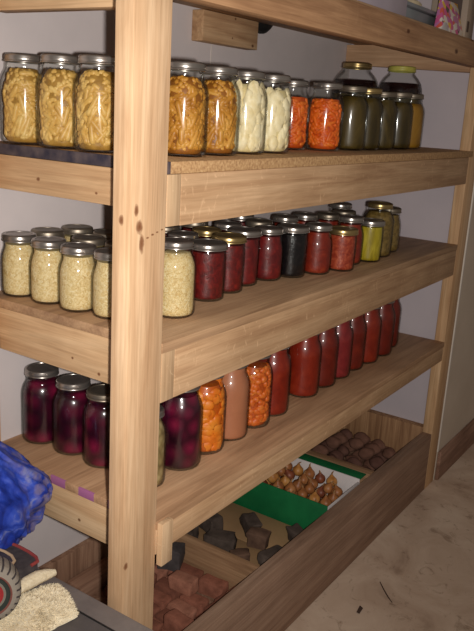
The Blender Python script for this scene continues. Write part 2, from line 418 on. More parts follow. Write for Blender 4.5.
CACHE = {}
NB = [0]
def jar_meshes(kind, R, H, fl, lid, top):
    key = (kind, R, H, fl, lid, top)
    if key in CACHE: return CACHE[key]
    rnd = random.Random(len(CACHE) * 13 + 5)
    pr = prof(kind, R, H)
    ms = {}
    g = MB(); g.lathe(pr, 40, close_top=False); ms['glass_body'] = g.mesh('glass_body', M_glass, True, 60)
    # filling: follows the inside of the glass
    zt = H * top
    chunky = fl in ('beans', 'amber', 'carrot', 'pear', 'peach', 'chunk')
    k = .004
    core = []
    inset = .010 if chunky else k
    zs = [.004, .006, .012] + [zt * i / 12 for i in range(2, 13)]
    for z in zs:
        core.append((max(.004, prof_r(pr, max(z, .0035)) - inset - (.004 if z < .005 else 0)), z))
    zl, rl = core[-1][1], core[-1][0]
    core += [(rl * .6, zl + .001), (rl * .1, zl + .0015)]
    f = MB(); f.lathe(core, 32)
    ms['filling'] = f.mesh('filling', FM.get(fl + '_core', FM[fl]) if chunky else FM[fl], True, 60)
    if chunky:
        q = MB()
        if fl in ('beans', 'amber'): n, sl, sr = 420, (.028, .052), .0058
        elif fl == 'carrot': n, sl, sr = 260, (.016, .034), .0050
        elif fl == 'pear': n, sl, sr = 90, None, .0135
        elif fl == 'peach': n, sl, sr = 110, None, .0125
        elif fl == 'beet': n, sl, sr = 34, None, .016
        else: n, sl, sr = 150, None, .0095
        for i in range(n):
            z = .012 + (zt - .016) * ((i + rnd.random()) / n)
            th = rnd.uniform(0, 2 * PI)
            if sl:
                L = rnd.uniform(*sl); ph = rnd.gauss(0, .6) if rnd.random() < .75 else rnd.uniform(-1.5, 1.5)
                ht, vt = L / 2 * math.cos(ph), L / 2 * math.sin(ph)
                Rm = min(prof_r(pr, max(.012, min(zt, z + vt))), prof_r(pr, max(.012, min(zt, z - vt)))) - k - sr
                if abs(ht) > Rm * .9: continue
                z = min(max(z, .008 + abs(vt) + sr), zt + .002 - abs(vt) - sr * .5)
                rho = math.sqrt(Rm * Rm - ht * ht) - rnd.random() * .003
                c = Vector((rho * math.cos(th), rho * math.sin(th), z)); t = Vector((-math.sin(th), math.cos(th), 0))
                q.stick(c - t * ht - Vector((0, 0, vt)), c + t * ht + Vector((0, 0, vt)), sr * rnd.uniform(.85, 1.1), 7)
            else:
                r = sr * rnd.uniform(.75, 1.2)
                z = min(max(z, .006 + r * (1.7 if fl == 'pear' else 1)), zt + .004 - r * (1.5 if fl == 'pear' else 1))
                rho = prof_r(pr, z) - k - r * (.34 if fl == 'peach' else .62)
                q.ball((rho * math.cos(th), rho * math.sin(th), z), (r * (.34 if fl == 'peach' else .62), r * rnd.uniform(.9, 1.3), r * rnd.uniform(.8, 1.15) * (1.7 if fl == 'pear' else 1)), 2, .35, 1.6, i, Euler((0, 0, th)))
        ms['pieces'] = q.mesh('pieces', FM[fl], True, 60)
    if kind == 'gallon':
        zt2 = H * .79
        q = MB(); zz = [H * .66 + (zt2 - H * .66) * i / 6 for i in range(7)]
        q.lathe([(prof_r(pr, z) - k, z) for z in [H * top + .001] + zz if z >= H * top] , 32)
        ms['dark_liquid'] = q.mesh('dark_liquid', FM['darktop'], True, 60)
    rn = prof_r(pr, H * .95)
    z0, z1 = (H - .0150, H) if kind != 'gallon' else (H - .017, H)
    b = MB(); rb = rn + .0022
    b.lathe([(rb - .0015, z0), (rb + .0012, z0 + .0008), (rb + .0012, z0 + .0028), (rb - .0002, z0 + .004), (rb + .0006, z0 + .008), (rb - .0002, z0 + .0095), (rb + .0003, z0 + .0115),
             (rb, z1 - .003), (rb - .0008, z1 - .0015), (rb - .003, z1), (rb - .0075, z1 - .0002), (rb - .0078, z1 - .0012)], 40, close_top=False, close_bot=False)
    ms['screw_band'] = b.mesh('screw_band', BAND[lid], True, 50)
    d = MB(); d.lathe([(rb - .0035, z1 - .0035), (rb - .0035, z1 - .0012), (rb - .010, z1 - .0010), (rb - .0125, z1 - .0004), (rb - .015, z1 - .0010), (.002, z1 - .0007)], 40)
    ms['lid'] = d.mesh('lid', DISC[lid], True, 50)
    CACHE[key] = ms
    return ms

def jar(kind, R, H, fl, lid, x, y, z, label, group, top=.80, cat='jar'):
    t = thing('canning_jar' if kind != 'gallon' else 'pickle_jar', label, cat, (x, y, z), random.uniform(0, 6.28), group)
    ms = jar_meshes(kind, R, H, fl, lid, top)
    link('glass_body', ms['glass_body'], t)
    fo = link('filling', ms['filling'], t)
    if 'pieces' in ms:
        p = link('food_pieces', ms['pieces'], fo); p['kind'] = 'stuff'
    if 'dark_liquid' in ms: link('dark_liquid', ms['dark_liquid'], t)
    s = link('screw_band', ms['screw_band'], t)
    link('lid', ms['lid'], s)
    return t

def relax(js, x0, x1, y0, y1, it=400):
    anc = [(a['x'], a['y']) for a in js]
    for _ in range(it):
        if _ < it - 120:
            for a, (ax, ay) in zip(js, anc): a['x'] += (ax - a['x']) * .06; a['y'] += (ay - a['y']) * .06
        for i in range(len(js)):
            for j in range(i + 1, len(js)):
                a, b = js[i], js[j]
                dx, dy = b['x'] - a['x'], b['y'] - a['y']
                d = math.hypot(dx, dy) or 1e-6
                m = a['R'] + b['R'] + .0012
                if d < m:
                    k = (m - d) / 2 / d
                    wa = a.get('w', 1.); wb = b.get('w', 1.)
                    fa, fb = 2 * wa / (wa + wb), 2 * wb / (wa + wb)
                    a['x'] -= dx * k * fa; a['y'] -= dy * k * fa; b['x'] += dx * k * fb; b['y'] += dy * k * fb
        for a in js:
            a['x'] = min(max(a['x'], x0 + a['R']), x1 - a['R']); a['y'] = min(max(a['y'], y0 + a['R']), y1 - a['R'])
QR, QH, PR, PH = .0455, .164, .0395, .128
def J(kind, fl, lid, x, y, label, group, R=None, H=None, top=.84, w=1.):
    q = kind == 'quart'
    return dict(kind=kind, fl=fl, lid=lid, x=x, y=y, label=label, group=group, R=R or (QR if q else PR), H=H or (QH if q else PH), top=top, w=w)
def place(js, z):
    for a in js:
        jar(a['kind'], a['R'], a['H'], a['fl'], a['lid'], a['x'], a['y'], z + .0007, a['label'], a['group'], a['top'])

D = .484; XE = 1.552; T = .038
Z1, Z2, Z3, Z4 = 1.228, .918, .572, 1.5745

# ------------------------------------------------------------------ setting
struct(MB().box(-2.2, 4.2, -2.6, D + .1, -.06, 0).build('floor', M_floor))
struct(MB().box(-2.2, 4.2, D, D + .1, 0, 2.3).build('wall_back', M_wall))
struct(MB().box(1.590, 1.640, .037, D - .0005, 0, 2.3).build('wall_end', M_wallr))
struct(MB().box(1.648, 4.2, .0, .10, .0, 2.3).build('wall_right', M_wallf))
struct(MB().box(1.6415, 1.6535, -.004, .036, .118, 2.3, .002).build('trim_1', M_bead))
struct(MB().box(1.6535, 4.2, -.014, -.0005, .0, .116, .002).build('baseboard_right', W['base']))
struct(MB().box(.7560, .7578, D - .0012, D - .0001, 1.0, 1.56).build('trim_2', M_bead))

# ------------------------------------------------------------------ shelving unit
U = thing('storage_shelf', 'tall built-in pine shelving unit with four plank-fronted shelves of canning jars', 'shelf')
MB().box(-.089, 0, .0, .0375, .0, 1.95, .0025).build('post', W['post'], U)
MB().box(XE, 1.6405, .0, .036, .0, 1.95, .002).build('post', W['farpost'], U)
MB().box(-.060, -.0015, D - .05, D - .001, 0, 1.95, .002).build('post', W['farpost'], U)
def front(zb0, zt0, zb1, zt1, m, x0=.0375):
    k = T
    MB().hexa([(x0, 0, zb0), (XE - .0006, 0, zb1), (XE - .0006, k, zb1), (x0, k, zb0), (x0, 0, zt0), (XE - .0006, 0, zt1), (XE - .0006, k, zt1), (x0, k, zt0)], .0018).build('front_rail', m, U)
def side(zb0, zt0, m):
    MB().box(0, .0365, .0395, D - .051, zb0, zt0, .0018).build('side_rail', m, U)
def endb(zb, zt):
    MB().box(0.0006, .0365, .0, .0385, zb, zt, .001).build('rail_end', W['endgrain'], U)
front(1.120, Z1 - .0205, 1.121, Z1 - .0205, W['rail']); side(1.142, Z1 - .0205, W['side']); endb(1.121, Z1 - .0208)
front(.807, Z2 - .0185, .812, Z2 - .0185, W['rail']); side(.811, Z2 - .0185, W['side']); endb(.807, Z2 - .0188)
front(.502, Z3 - .0185, .503, Z3 - .0185, W['rail']); side(.474, Z3 - .0185, W['side']); endb(.502, Z3 - .0188)
front(1.482, 1.557, 1.488, 1.556, W['railtop'], .0006)
MB().box(0, .0365, .0395, D - .051, 1.466, 1.556, .0018).build('side_rail', W['side'], U)
MB().box(-.0, XE + .032, -.001, D - .001, Z1 - .02, Z1, .001).build('shelf_board', W['ply1'], U)
MB().box(-.0, XE + .0, -.001, D - .001, Z2 - .018, Z2, .001).build('shelf_board', W['ply2'], U)
MB().box(-.0, XE + .0, -.001, D - .001, Z3 - .018, Z3, .001).build('shelf_board', W['ply3'], U)
MB().box(.0, XE + .034, .045, D - .029, Z4 - .0175, Z4, .001).build('shelf_board', W['ply2'], U)
MB().box(.668, .925, D - .038, D - .0005, 1.481, 1.5565, .002).build('wall_block', W['block'], U)
MB().hexa([(1.552, .037, 1.473), (1.5895, .037, 1.473), (1.5895, D - .001, 1.49), (1.552, D - .001, 1.49), (1.552, .037, 1.5565), (1.5895, .037, 1.5565), (1.5895, D - .001, 1.5565), (1.552, D - .001, 1.5565)], .002).build('ledger', W['ledger'], U)
MB().box(.0005, .032, -.015, -.0015, .482, .570, .0015).build('scrap_block', W['endgrain'], U)
# wall side gap behind the shelf boards is closed by ledgers under each board
for z, h in ((Z1, .02), (Z2, .018), (Z3, .018)):
    MB().box(.051, XE, D - .0515, D - .0005, z - .075, z - .0202, .001).build('ledger', W['ledger'], U)

# black round fitting under the top shelf on the back wall
vt = thing('wall_fitting', 'black round fitting on the back wall just under the top shelf', 'fitting', (.988, D - .0005, 1.606))
Mx = Matrix.Rotation(PI / 2, 4, 'X')
MB().lathe([(.07, 0), (.07, .012), (.062, .02), (.03, .026), (.004, .027)], 32, Mx).build('cover', plain('black_plastic', (.012, .011, .011), .5), vt)
MB().lathe([(.074, 0), (.074, .006), (.070, .008), (.0705, .001)], 32, Mx).build('rim', plain('black_rubber', (.018, .017, .016), .7), vt)

# ------------------------------------------------------------------ floor bin
B = thing('vegetable_bin', 'long low wooden floor bin under the bottom shelf divided into compartments', 'bin')
MB().hexa([(.001, .0, 0.001), (XE - .0006, .0, .001), (XE - .0006, .036, .001), (.001, .036, .001), (.001, 0, .232), (XE - .0006, 0, .222), (XE - .0006, .036, .222), (.001, .036, .232)], .002).build('front_board', W['binfront'], B)
MB().box(.001, XE - .001, .037, D - .02, .075, .093).build('bottom_board', W['rough'], B)
MB().box(.476, .488, .037, D - .021, .0935, .203, .001).build('divider', W['bindiv'], B)
MB().box(1.098, 1.132, .037, D - .021, .0935, .226, .001).build('divider', W['bindiv'], B)
MB().box(1.556, 1.5895, .0375, D - .021, .0, .236, .001).build('end_board', W['binend'], B)
MB().box(.001, 1.555, D - .0195, D - .001, .0885, .2, .001).build('back_board', W['rough'], B)
MB().box(.001, 1.555, D - .0195, D - .001, .0, .086, .001).build('back_board', W['rough2'], B)

MB().box(.004, .205, .405, .455, .0938, .134, .002).build('inner_board', W['rough2'], B)
MB().box(.2065, .345, .405, .455, .0938, .136, .002).build('inner_board', W['rough2'], B)
def rounded_block(L, w, h, seed, amp=.10):
    m = MB()
    b = bmesh.new(); bmesh.ops.create_cube(b, size=1)
    bmesh.ops.bevel(b, geom=list(b.edges), offset=.12, segments=2, profile=.6, affect='EDGES')
    bmesh.ops.subdivide_edges(b, edges=list(b.edges), cuts=1, use_grid_fill=True)
    for v in b.verts:
        d = noise.noise_vector(v.co * 2.3 + Vector((seed * 5.1, seed, seed * 2.2)))
        v.co = Vector(((v.co.x + d.x * amp) * w, (v.co.y + d.y * amp) * L, (v.co.z + d.z * amp) * h))
    zmin = min(v.co.z for v in b.verts)
    for v in b.verts: v.co.z -= zmin
    m._add(b)
    return m
M_brick = [noisy('red_brown_block_%s' % n, [(.3, mul(s2l(a), 1)), (.55, s2l(b)), (.75, s2l(c))], 26., 6., .9, .4, .15) for n, a, b, c in
           (('plain', (122, 76, 60), (160, 102, 82), (186, 128, 104)), ('pale', (140, 92, 74), (174, 118, 96), (198, 146, 122)), ('dark', (106, 66, 54), (140, 88, 70), (166, 112, 90)))]
bm_meshes = [rounded_block(.072, .0375, .037, k, .07).mesh('clay_block', M_brick[k % 3], True, 50) for k in range(6)]
rb = random.Random(4)
for iy in range(5):
    for ix in range(8):
        x = .135 + ix * .0445 + rb.uniform(-.002, .002); y = .083 + iy * .0825 + rb.uniform(-.002, .002)
        if x > .455 or (x < .25 and y > .2): continue
        if rb.random() < .03 or (y > .36 and x < .37): continue
        o = link('clay_block', rb.choice(bm_meshes))
        o.location = (x, y, .0936); o.rotation_euler = (0, 0, rb.uniform(-.10, .10)); o.scale = (1, 1, rb.uniform(.92, 1.12))
        tag(o, 'reddish brown rounded block packed in the near bin compartment', 'block', 'red brown blocks in the near bin compartment')
for x, y, rz in ((.17, .16, .05), (.23, .11, -.05), (.36, .20, .03)):
    o = link('clay_block', rb.choice(bm_meshes)); o.location = (x, y, .139); o.rotation_euler = (rb.uniform(-.08, .08), 0, rz)
    tag(o, 'reddish brown rounded block lying on top of the packed blocks in the near compartment', 'block', 'red brown blocks heaped on the packed ones')
M_dkst = [noisy('dark_grey_block_%s' % n, [(.3, s2l(a)), (.6, s2l(b)), (.8, s2l(c))], 22., 6., .9, .4, .2) for n, a, b, c in
          (('slate', (62, 52, 46), (90, 77, 69), (118, 103, 92)), ('brown', (76, 56, 46), (108, 82, 66), (136, 106, 86)))]
o = rounded_block(.062, .05, .062, 3, .08).build('grey_block', noisy('slate_grey', [(.3, s2l((62, 56, 56))), (.7, s2l((92, 84, 82)))], 20., 5., .9, .3, .2), None, True, 50)
o.location = (.42, .29, .1375); o.rotation_euler = (0, 0, .35)
tag(o, 'dark grey upright block on top of the reddish blocks in the near compartment', 'block')

# cardboard layer and dark blocks
M_card = noisy('brown_cardboard', [(.3, s2l((150, 118, 84))), (.7, s2l((170, 136, 98)))], 6., 4., .85, .02, .15)
cb = thing('cardboard_box', 'low brown cardboard box under the dark stones in the second compartment', 'box', (.653, .24, .0935))
MB().box(-.158, .158, -.195, .195, .0, .036, .002).build('carton', M_card, cb)
MB().box(-.158, -.002, -.195, .195, .0365, .0395, .0008).build('flap', M_card, cb)
MB().box(.002, .158, -.195, .195, .0365, .0395, .0008).build('flap', M_card, cb)
stones = [(.575, .24, .05, .085, .045, .5, 'large dark flat block at the left of the cardboard beside the shelf rail'), (.705, .225, .045, .075, .04, -.7, 'dark block at the centre of the cardboard nearest the green box'),
          (.655, .165, .042, .058, .045, .3, 'dark block leaning in the middle of the cardboard'), (.738, .085, .036, .06, .042, -.35, 'dark block between the green box and the bin front board'),
          (.608, .088, .044, .075, .036, 1.25, 'dark broad block against the bin front board'), (.535, .34, .05, .07, .05, .2, 'dark block deepest in shadow under the bottom shelf rail'),
          (.548, .155, .034, .05, .038, .9, 'reddish dark block beside the first bin divider'), (.64, .325, .05, .07, .045, -.3, 'dark block behind the others in the shadow at the back')]
for k, (x, y, w, L, h, rz, lb) in enumerate(stones):
    o = rounded_block(L, w, h, k + 20, .16).build('dark_stone', M_dkst[1] if k in (6, 2) else M_dkst[0], None, True, 50)
    o.location = (x, y, .0935 + .040); o.rotation_euler = (0, 0, rz)
    tag(o, lb, 'stone', 'dark blocks on the cardboard')

# green box with onions
M_green = noisy('green_card', [(.3, s2l((14, 92, 50))), (.7, s2l((24, 112, 62)))], 10., 3., .6, .0, .3)
M_wcard = noisy('white_card', [(.3, s2l((200, 192, 190))), (.7, s2l((220, 212, 208)))], 10., 3., .7, .0, .2)
gb = thing('produce_box', 'green cardboard box with white inside holding onions in the floor bin', 'box', (.82, .0, .0935))
def gbx(n, m, x0, x1, y0, y1, z0, z1, bev=.0006): MB().box(x0, x1, y0, y1, z0, z1, bev).build(n, m, gb)
gbx('near_side', M_green, .0, .004, .042, .45, 0, .138)
gbx('far_side', M_wcard, .212, .216, .042, .45, 0, .140)
gbx('front_side', M_wcard, .0045, .2115, .042, .046, 0, .132)
gbx('back_side', M_wcard, .0045, .2115, .446, .45, 0, .132)
gbx('bottom', M_wcard, .0045, .2115, .0465, .4455, 0, .046)
gbx('rim_flap', M_green, .2165, .262, .042, .45, .136, .1395)
gbx('inner_liner', M_wcard, .0045, .0065, .0465, .4455, .0465, .135)
M_onion = [noisy('onion_skin_%s' % n, [(.3, s2l(a)), (.55, s2l(b)), (.8, s2l(c))], 9., 4., .45, .15, .4, aniso=(3, 3, .7)) for n, a, b, c in
           (('brown', (120, 70, 36), (164, 104, 58), (196, 142, 92)), ('red', (98, 48, 32), (140, 76, 48), (178, 116, 78)), ('gold', (150, 92, 40), (192, 134, 70), (222, 176, 118)))]
M_ost = noisy('dry_onion_neck', [(.3, s2l((140, 100, 62))), (.7, s2l((182, 142, 98)))], 30., 3., .8)
on_b, on_s = [], []
for k in range(3):
    on_b.append(MB().lathe([(.003, 0), (.010, .0015), (.0165, .008), (.0185, .016), (.0165, .0245), (.010, .031), (.0055, .036), (.004, .039)], 16).mesh('onion', M_onion[k], True, 80))
    on_s.append(MB().tube([(0, 0, .036), (.001, .001, .041), (.003 - k * .003, .002, .045), (.006 - k * .006, .003 * k, .049)], [.0045, .003, .0022, .0012], 6).mesh('neck', M_ost))
ro = random.Random(8)
def onion(x, y, z, tilt, label, group):
    k = ro.choice((0, 0, 1, 2)); s = ro.uniform(.90, 1.06)
    o = link('onion', on_b[k]); o.location = (x, y, z); o.scale = (s, s, s)
    o.rotation_euler = (ro.uniform(-tilt, tilt), ro.uniform(-tilt, tilt), ro.uniform(0, 6.28))
    tag(o, label, 'onion', group)
    link('neck', on_s[k], o)
for ix in range(5):
    for iy in range(9):
        onion(.820 + .0285 + ix * .0390 + ro.uniform(-.0005, .0005), .0715 + iy * .0425 + ro.uniform(-.0015, .0015), .1420, .2, 'small brown onion in the lower layer filling the green box', 'onions filling the green box')
for ix in range(5):
    for iy in range(9):
        if ro.random() < .08: continue
        onion(.820 + .030 + ix * .0385, .0775 + iy * .0415, .1780 + .003 * ix + ro.uniform(0, .004), .38, 'small brown onion heaped at the top of the green box', 'onions heaped in the green box')

# potatoes
M_pot = [noisy('dusty_potato_%s' % n, [(.3, s2l(a)), (.6, s2l(b)), (.8, s2l(c))], 14., 6., .95, .3, .1) for n, a, b, c in
         (('brown', (98, 68, 56), (126, 90, 75), (150, 114, 96)), ('dark', (86, 58, 50), (112, 80, 69), (136, 102, 88)))]
pm = []
for k in range(5):
    q = MB(); q.ball((0, 0, 0), (.025, .032, .0235), 3, .22, 1.3, k + 2); pm.append(q.mesh('potato', M_pot[k % 2], True, 90))
rp = random.Random(3)
def potato(x, y, z, label, group, s=1.):
    o = link('potato', rp.choice(pm)); o.location = (x, y, z); o.scale = (s, s, s)
    o.rotation_euler = (rp.uniform(-.3, .3), rp.uniform(-.3, .3), rp.uniform(-.5, .5)); tag(o, label, 'potato', group)
for ix in range(8):
    for iy in range(6):
        potato(1.168 + ix * .0490 + rp.uniform(-.002, .002), .082 + iy * .065 + rp.uniform(-.002, .002), .0935 + .0235, 'dusty brown potato in the bottom layer of the far bin compartment', 'potatoes in the far compartment', rp.uniform(.82, .92))
for ix in range(7):
    for iy in range(5):
        if rp.random() < .42: continue
        potato(1.19 + ix * .051, .11 + iy * .067, .1455 + rp.uniform(-.002, .003), 'dusty brown potato on top of the heap in the far bin compartment', 'potatoes on top of the heap', rp.uniform(.85, 1.02))
potato(1.40, .37, .188, 'largest dusty potato standing highest at the back of the heap', None, 1.35)

# ------------------------------------------------------------------ jars: top shelf of jars
g1 = 'jars on the upper jar shelf'
s1 = [
    J('quart', 'beans', 'silver', .036, .386, 'quart jar of yellow beans farthest left, against the back wall', g1),
    J('quart', 'beans', 'silver', .036, .286, 'yellow bean quart jar, middle of the three left of the post', g1),
    J('quart', 'beans', 'silver', .038, .193, 'quart jar of orange-yellow beans touching the left edge of the near post', g1),
    J('quart', 'amber', 'silver', .147, .088, 'quart jar of brownish amber beans directly right of the near post', g1),
    J('quart', 'amber', 'silver', .256, .092, 'quart jar of amber beans between the brownish jar and the white jars', g1),
    J('quart', 'pear', 'silver', .372, .104, 'left of the two quart jars of creamy white fruit on the upper shelf', g1, top=.84),
    J('quart', 'pear', 'silver', .477, .106, 'right of the two quart jars of creamy white fruit, chunkier pieces', g1, top=.80),
    J('quart', 'carrot', 'silver', .690, .180, 'quart jar of orange carrots standing back beside the white jars', g1, top=.76),
    J('quart', 'carrot', 'silver', .772, .130, 'big bright quart jar of orange carrot sticks in the front row', g1, top=.76),
    J('quart', 'olive', 'dull', .915, .130, 'quart jar of dark olive pickles right beside the orange carrots', g1, top=.84),
    J('quart', 'olive', 'gold', 1.012, .130, 'dark olive jar with a pale gold rim, second after the carrots', g1, top=.84),
    J('quart', 'olive', 'dull', 1.115, .130, 'dark olive jar in the middle of the row of green jars', g1, H=.160, top=.86),
    J('quart', 'olive', 'dull', 1.232, .130, 'dark olive jar second from the right in the upper front row', g1, top=.82),
    J('quart', 'oliveamber', 'dull', 1.322, .130, 'amber-green jar at the right end of the upper front row', g1, top=.82),
    J('gallon', 'olive', 'gold', 1.272, .298, 'tall wide jar with dark contents and a gold lid behind the olive jars', 'large jars behind the olive jars', R=.073, H=.247, top=.62, w=.3),
    J('gallon', 'olive', 'yellow', 1.478, .236, 'tall wide jar with dark contents and a yellow-green lid behind the olive jars', 'large jars behind the olive jars', R=.073, H=.253, top=.60, w=.3),
]
relax(s1, -.012, 1.553, .02, .47)
place(s1, Z1)

# ------------------------------------------------------------------ middle shelf
g2 = 'jars on the middle shelf'; gk = 'sauerkraut jars'
s2 = [
    J('pint', 'kraut', 'silver', .055, .430, 'pint of sauerkraut at the far left, standing deepest by the wall', gk),
    J('pint', 'kraut', 'silver', .058, .347, 'pint of sauerkraut second from the left along the shelf end', gk),
    J('pint', 'kraut', 'silver', .058, .263, 'pint of sauerkraut third from the left along the shelf end', gk),
    J('pint', 'kraut', 'silver', .068, .185, 'pint of sauerkraut half hidden behind the left edge of the near post', gk),
    J('quart', 'kraut', 'silver', .162, .106, 'taller jar of sauerkraut at the right edge of the near post', gk, R=.042, H=.150, top=.84),
    J('pint', 'kraut', 'dull', .134, .435, 'sauerkraut jar behind the two leftmost ones, lid just showing', gk),
    J('pint', 'kraut', 'dull', .214, .428, 'jar against the back wall with a dark lid behind the sauerkraut', gk),
    J('pint', 'kraut', 'dull', .139, .318, 'sauerkraut jar with a dark lid tucked behind the third from the left', gk),
    J('pint', 'kraut', 'dull', .222, .34, 'jar with a dark lid behind the sauerkraut jar next to the post', gk),
    J('pint', 'kraut', 'dull', .150, .235, 'dark-lidded jar hidden behind the near post among the sauerkraut', gk),
    J('wide', 'redjam', 'silver', .322, .142, 'squat dark red jam jar with a wide lid, first right of the sauerkraut', g2, R=.041, H=.124),
    J('wide', 'redjam', 'gold', .414, .152, 'dark red jam jar second after the sauerkraut', g2, R=.0385),
    J('wide', 'berry', 'silver', .500, .168, 'berry red jar with a bright silver lid, third after the sauerkraut', g2, R=.0385, H=.131),
    J('pint', 'berry', 'silver', .592, .158, 'berry red jar just left of the black jelly jar', g2),
    J('wide', 'black', 'silver', .671, .136, 'black jelly jar with a silver lid in the middle of the shelf front', g2),
    J('pint', 'salsa', 'silver', .755, .109, 'red-brown sauce jar just right of the black jelly jar', g2),
    J('wide', 'salsa2', 'gold', .846, .084, 'short chunky salsa jar with a gold lid at the shelf front', g2, R=.039, H=.112),
    J('pint', 'salsa', 'silver', .944, .110, 'red jar with a silver lid right behind the short salsa jar', g2, H=.132),
    J('wide', 'pickle', 'silver', 1.030, .088, 'yellow-green pickle jar near the right of the shelf', g2, R=.038, H=.118),
    J('quart', 'relish', 'gold', 1.128, .108, 'larger brown-green relish jar right behind the yellow pickles', g2, R=.046, H=.157, top=.84),
    J('pint', 'relish', 'dull', 1.228, .118, 'last dark relish jar at the right end of the middle shelf', g2, H=.135),
    J('pint', 'redjam', 'silver', .345, .232, 'jar behind the squat red jam jar, only its lid showing', g2),
    J('pint', 'redjam', 'gold', .440, .238, 'gold-lidded jar behind the second dark red jam jar', g2),
    J('pint', 'redjam', 'silver', .560, .262, 'jar behind the bright silver lidded berry jar, lid showing', g2),
    J('pint', 'berry', 'dull', .665, .238, 'jar behind the black jelly jar with a dull lid', g2),
    J('pint', 'salsa', 'silver', .800, .240, 'jar in the second row behind the red-brown sauce jar', g2),
    J('pint', 'salsa', 'silver', .898, .228, 'small red jar in the second row with its rim just under the rail', g2),
    J('pint', 'salsa', 'dull', .960, .196, 'dull-lidded jar behind the short chunky salsa jar', g2),
    J('pint', 'relish', 'dull', 1.055, .190, 'dull-lidded jar behind the yellow-green pickle jar', g2, H=.13),
    J('pint', 'relish', 'silver', 1.175, .262, 'silver-lidded jar in the back row behind the relish', g2, H=.135),
    J('pint', 'redjam', 'dull', .400, .330, 'jar deep in the back row above the red jam lids', g2),
    J('pint', 'redjam', 'dull', .520, .335, 'jar deep in the back row behind the berry jars', g2),
    J('pint', 'redjam', 'silver', .720, .330, 'jar deep in the back row behind the black jelly jar', g2),
]
for a in s2:
    if a['y'] > .18 and a['x'] > .3: a['w'] = 6.
    elif a['x'] > .3: a['w'] = .5; a['x'] -= .006
relax(s2, -.006, 1.55, .02, .48)
place(s2, Z2)

# ------------------------------------------------------------------ lower shelf
g3 = 'jars on the lower shelf'
s3 = [
    J('quart', 'beet', 'silver', .110, .428, 'quart jar of purple beets farthest left on the lower shelf', g3, H=.170, top=.83),
    J('quart', 'beet', 'silver', .116, .340, 'quart jar of purple beets in the middle of the three left of the post', g3, top=.83),
    J('quart', 'beet', 'dull', .116, .248, 'quart jar of purple beets touching the left edge of the near post', g3, top=.83),
    J('quart', 'greenbean', 'silver', .104, .112, 'jar of pale green slices mostly hidden by the near post', g3, R=.036),
    J('quart', 'beet', 'silver', .216, .118, 'quart jar of purple beets right of the near post', g3, R=.0475, H=.191, top=.85),
    J('quart', 'peach', 'silver', .310, .124, 'quart jar of bright orange fruit beside the beets', g3, R=.0475, H=.191, top=.82),
    J('quart', 'sauce', 'silver', .406, .124, 'quart jar of smooth tan-pink sauce between the two orange jars', g3, R=.0475, H=.191, top=.9),
    J('quart', 'chunk', 'silver', .502, .122, 'quart jar of chunky orange vegetables right of the tan sauce', g3, R=.0475, H=.191, top=.80),
    J('quart', 'tomato', 'silver', .598, .126, 'quart jar of tomato red sauce first after the chunky orange jar', g3, R=.0475, H=.191, top=.9),
    J('pint', 'tomato2', 'silver', .690, .165, 'small red jar with a silver lid tucked between taller red jars', g3, R=.037, H=.122),
    J('quart', 'tomato', 'silver', .768, .130, 'wide red sauce jar right of the small silver-lidded one', g3, R=.0475, H=.191, top=.9),
    J('quart', 'tomato2', 'silver', .872, .130, 'deep red sauce jar second after the small silver-lidded one', g3, R=.0475, H=.191, top=.9),
    J('quart', 'plum', 'silver', .968, .132, 'purplish red sauce jar in the middle of the red row', g3, R=.0475, H=.191, top=.9),
    J('quart', 'tomato2', 'silver', 1.064, .134, 'red sauce jar fourth from the right end of the lower shelf', g3, R=.0475, H=.191, top=.9),
    J('quart', 'tomato', 'silver', 1.158, .128, 'red sauce jar third from the right end of the lower shelf', g3, R=.0475, H=.191, top=.9),
    J('quart', 'tomato2', 'silver', 1.262, .126, 'dark red sauce jar second from the right end', g3, R=.0475, H=.191, top=.9),
    J('quart', 'tomato2', 'silver', 1.362, .146, 'dark red sauce jar at the right end of the lower shelf', g3, R=.0475, H=.191, top=.9),
    J('pint', 'relish', 'dull', .285, .212, 'dark-lidded jar behind the beets, just its lid visible under the rail', g3, H=.15),
]
relax(s3, .002, 1.55, .02, .48)
place(s3, Z3)

# ------------------------------------------------------------------ things on the top shelf
lb = thing('storage_box', 'pale lavender box at the left end of the things on the top shelf', 'box', (.945, .20, Z4 + .0007))
M_lav = noisy('lavender_card', [(.3, s2l((168, 156, 166))), (.7, s2l((184, 172, 180)))], 6., 3., .7)
MB().box(-.15, .15, -.12, .12, 0, .11, .003).build('carton', M_lav, lb)
MB().box(-.153, .153, -.123, .123, .1105, .135, .003).build('lid', M_lav, lb)
tb = thing('plastic_tote', 'grey-blue plastic tote with a lipped lid on the top shelf', 'tote', (1.300, .240, Z4 + .0007))
M_tote = noisy('grey_blue_plastic', [(.3, s2l((120, 124, 126))), (.7, s2l((140, 144, 146)))], 8., 3., .45)
MB().hexa([(-.12, -.11, 0), (.12, -.11, 0), (.12, .11, 0), (-.12, .11, 0), (-.13, -.12, .05), (.13, -.12, .05), (.13, .12, .05), (-.13, .12, .05)], .006).build('tub', M_tote, tb)
MB().box(-.14, .14, -.13, .13, .0505, .062, .004).build('lid', noisy('dark_grey_plastic', [(.3, s2l((120, 122, 126))), (.7, s2l((140, 142, 146)))], 8., 3., .45), tb)
bs = thing('dark_bag', 'black bag lying behind the flowered packet on the top shelf', 'bag', (1.505, .36, Z4 + .003))
MB().ball((0, 0, .075), (.06, .075, .075), 4, .18, 2.2, 5).build('sack', plain('black_cloth', (.012, .011, .012), .7), bs)
MB().tube([(-.05, -.03, .14), (-.03, -.03, .19), (.03, -.03, .19), (.05, -.03, .14)], .006).build('handle', plain('black_strap', (.02, .018, .018), .8), bs)
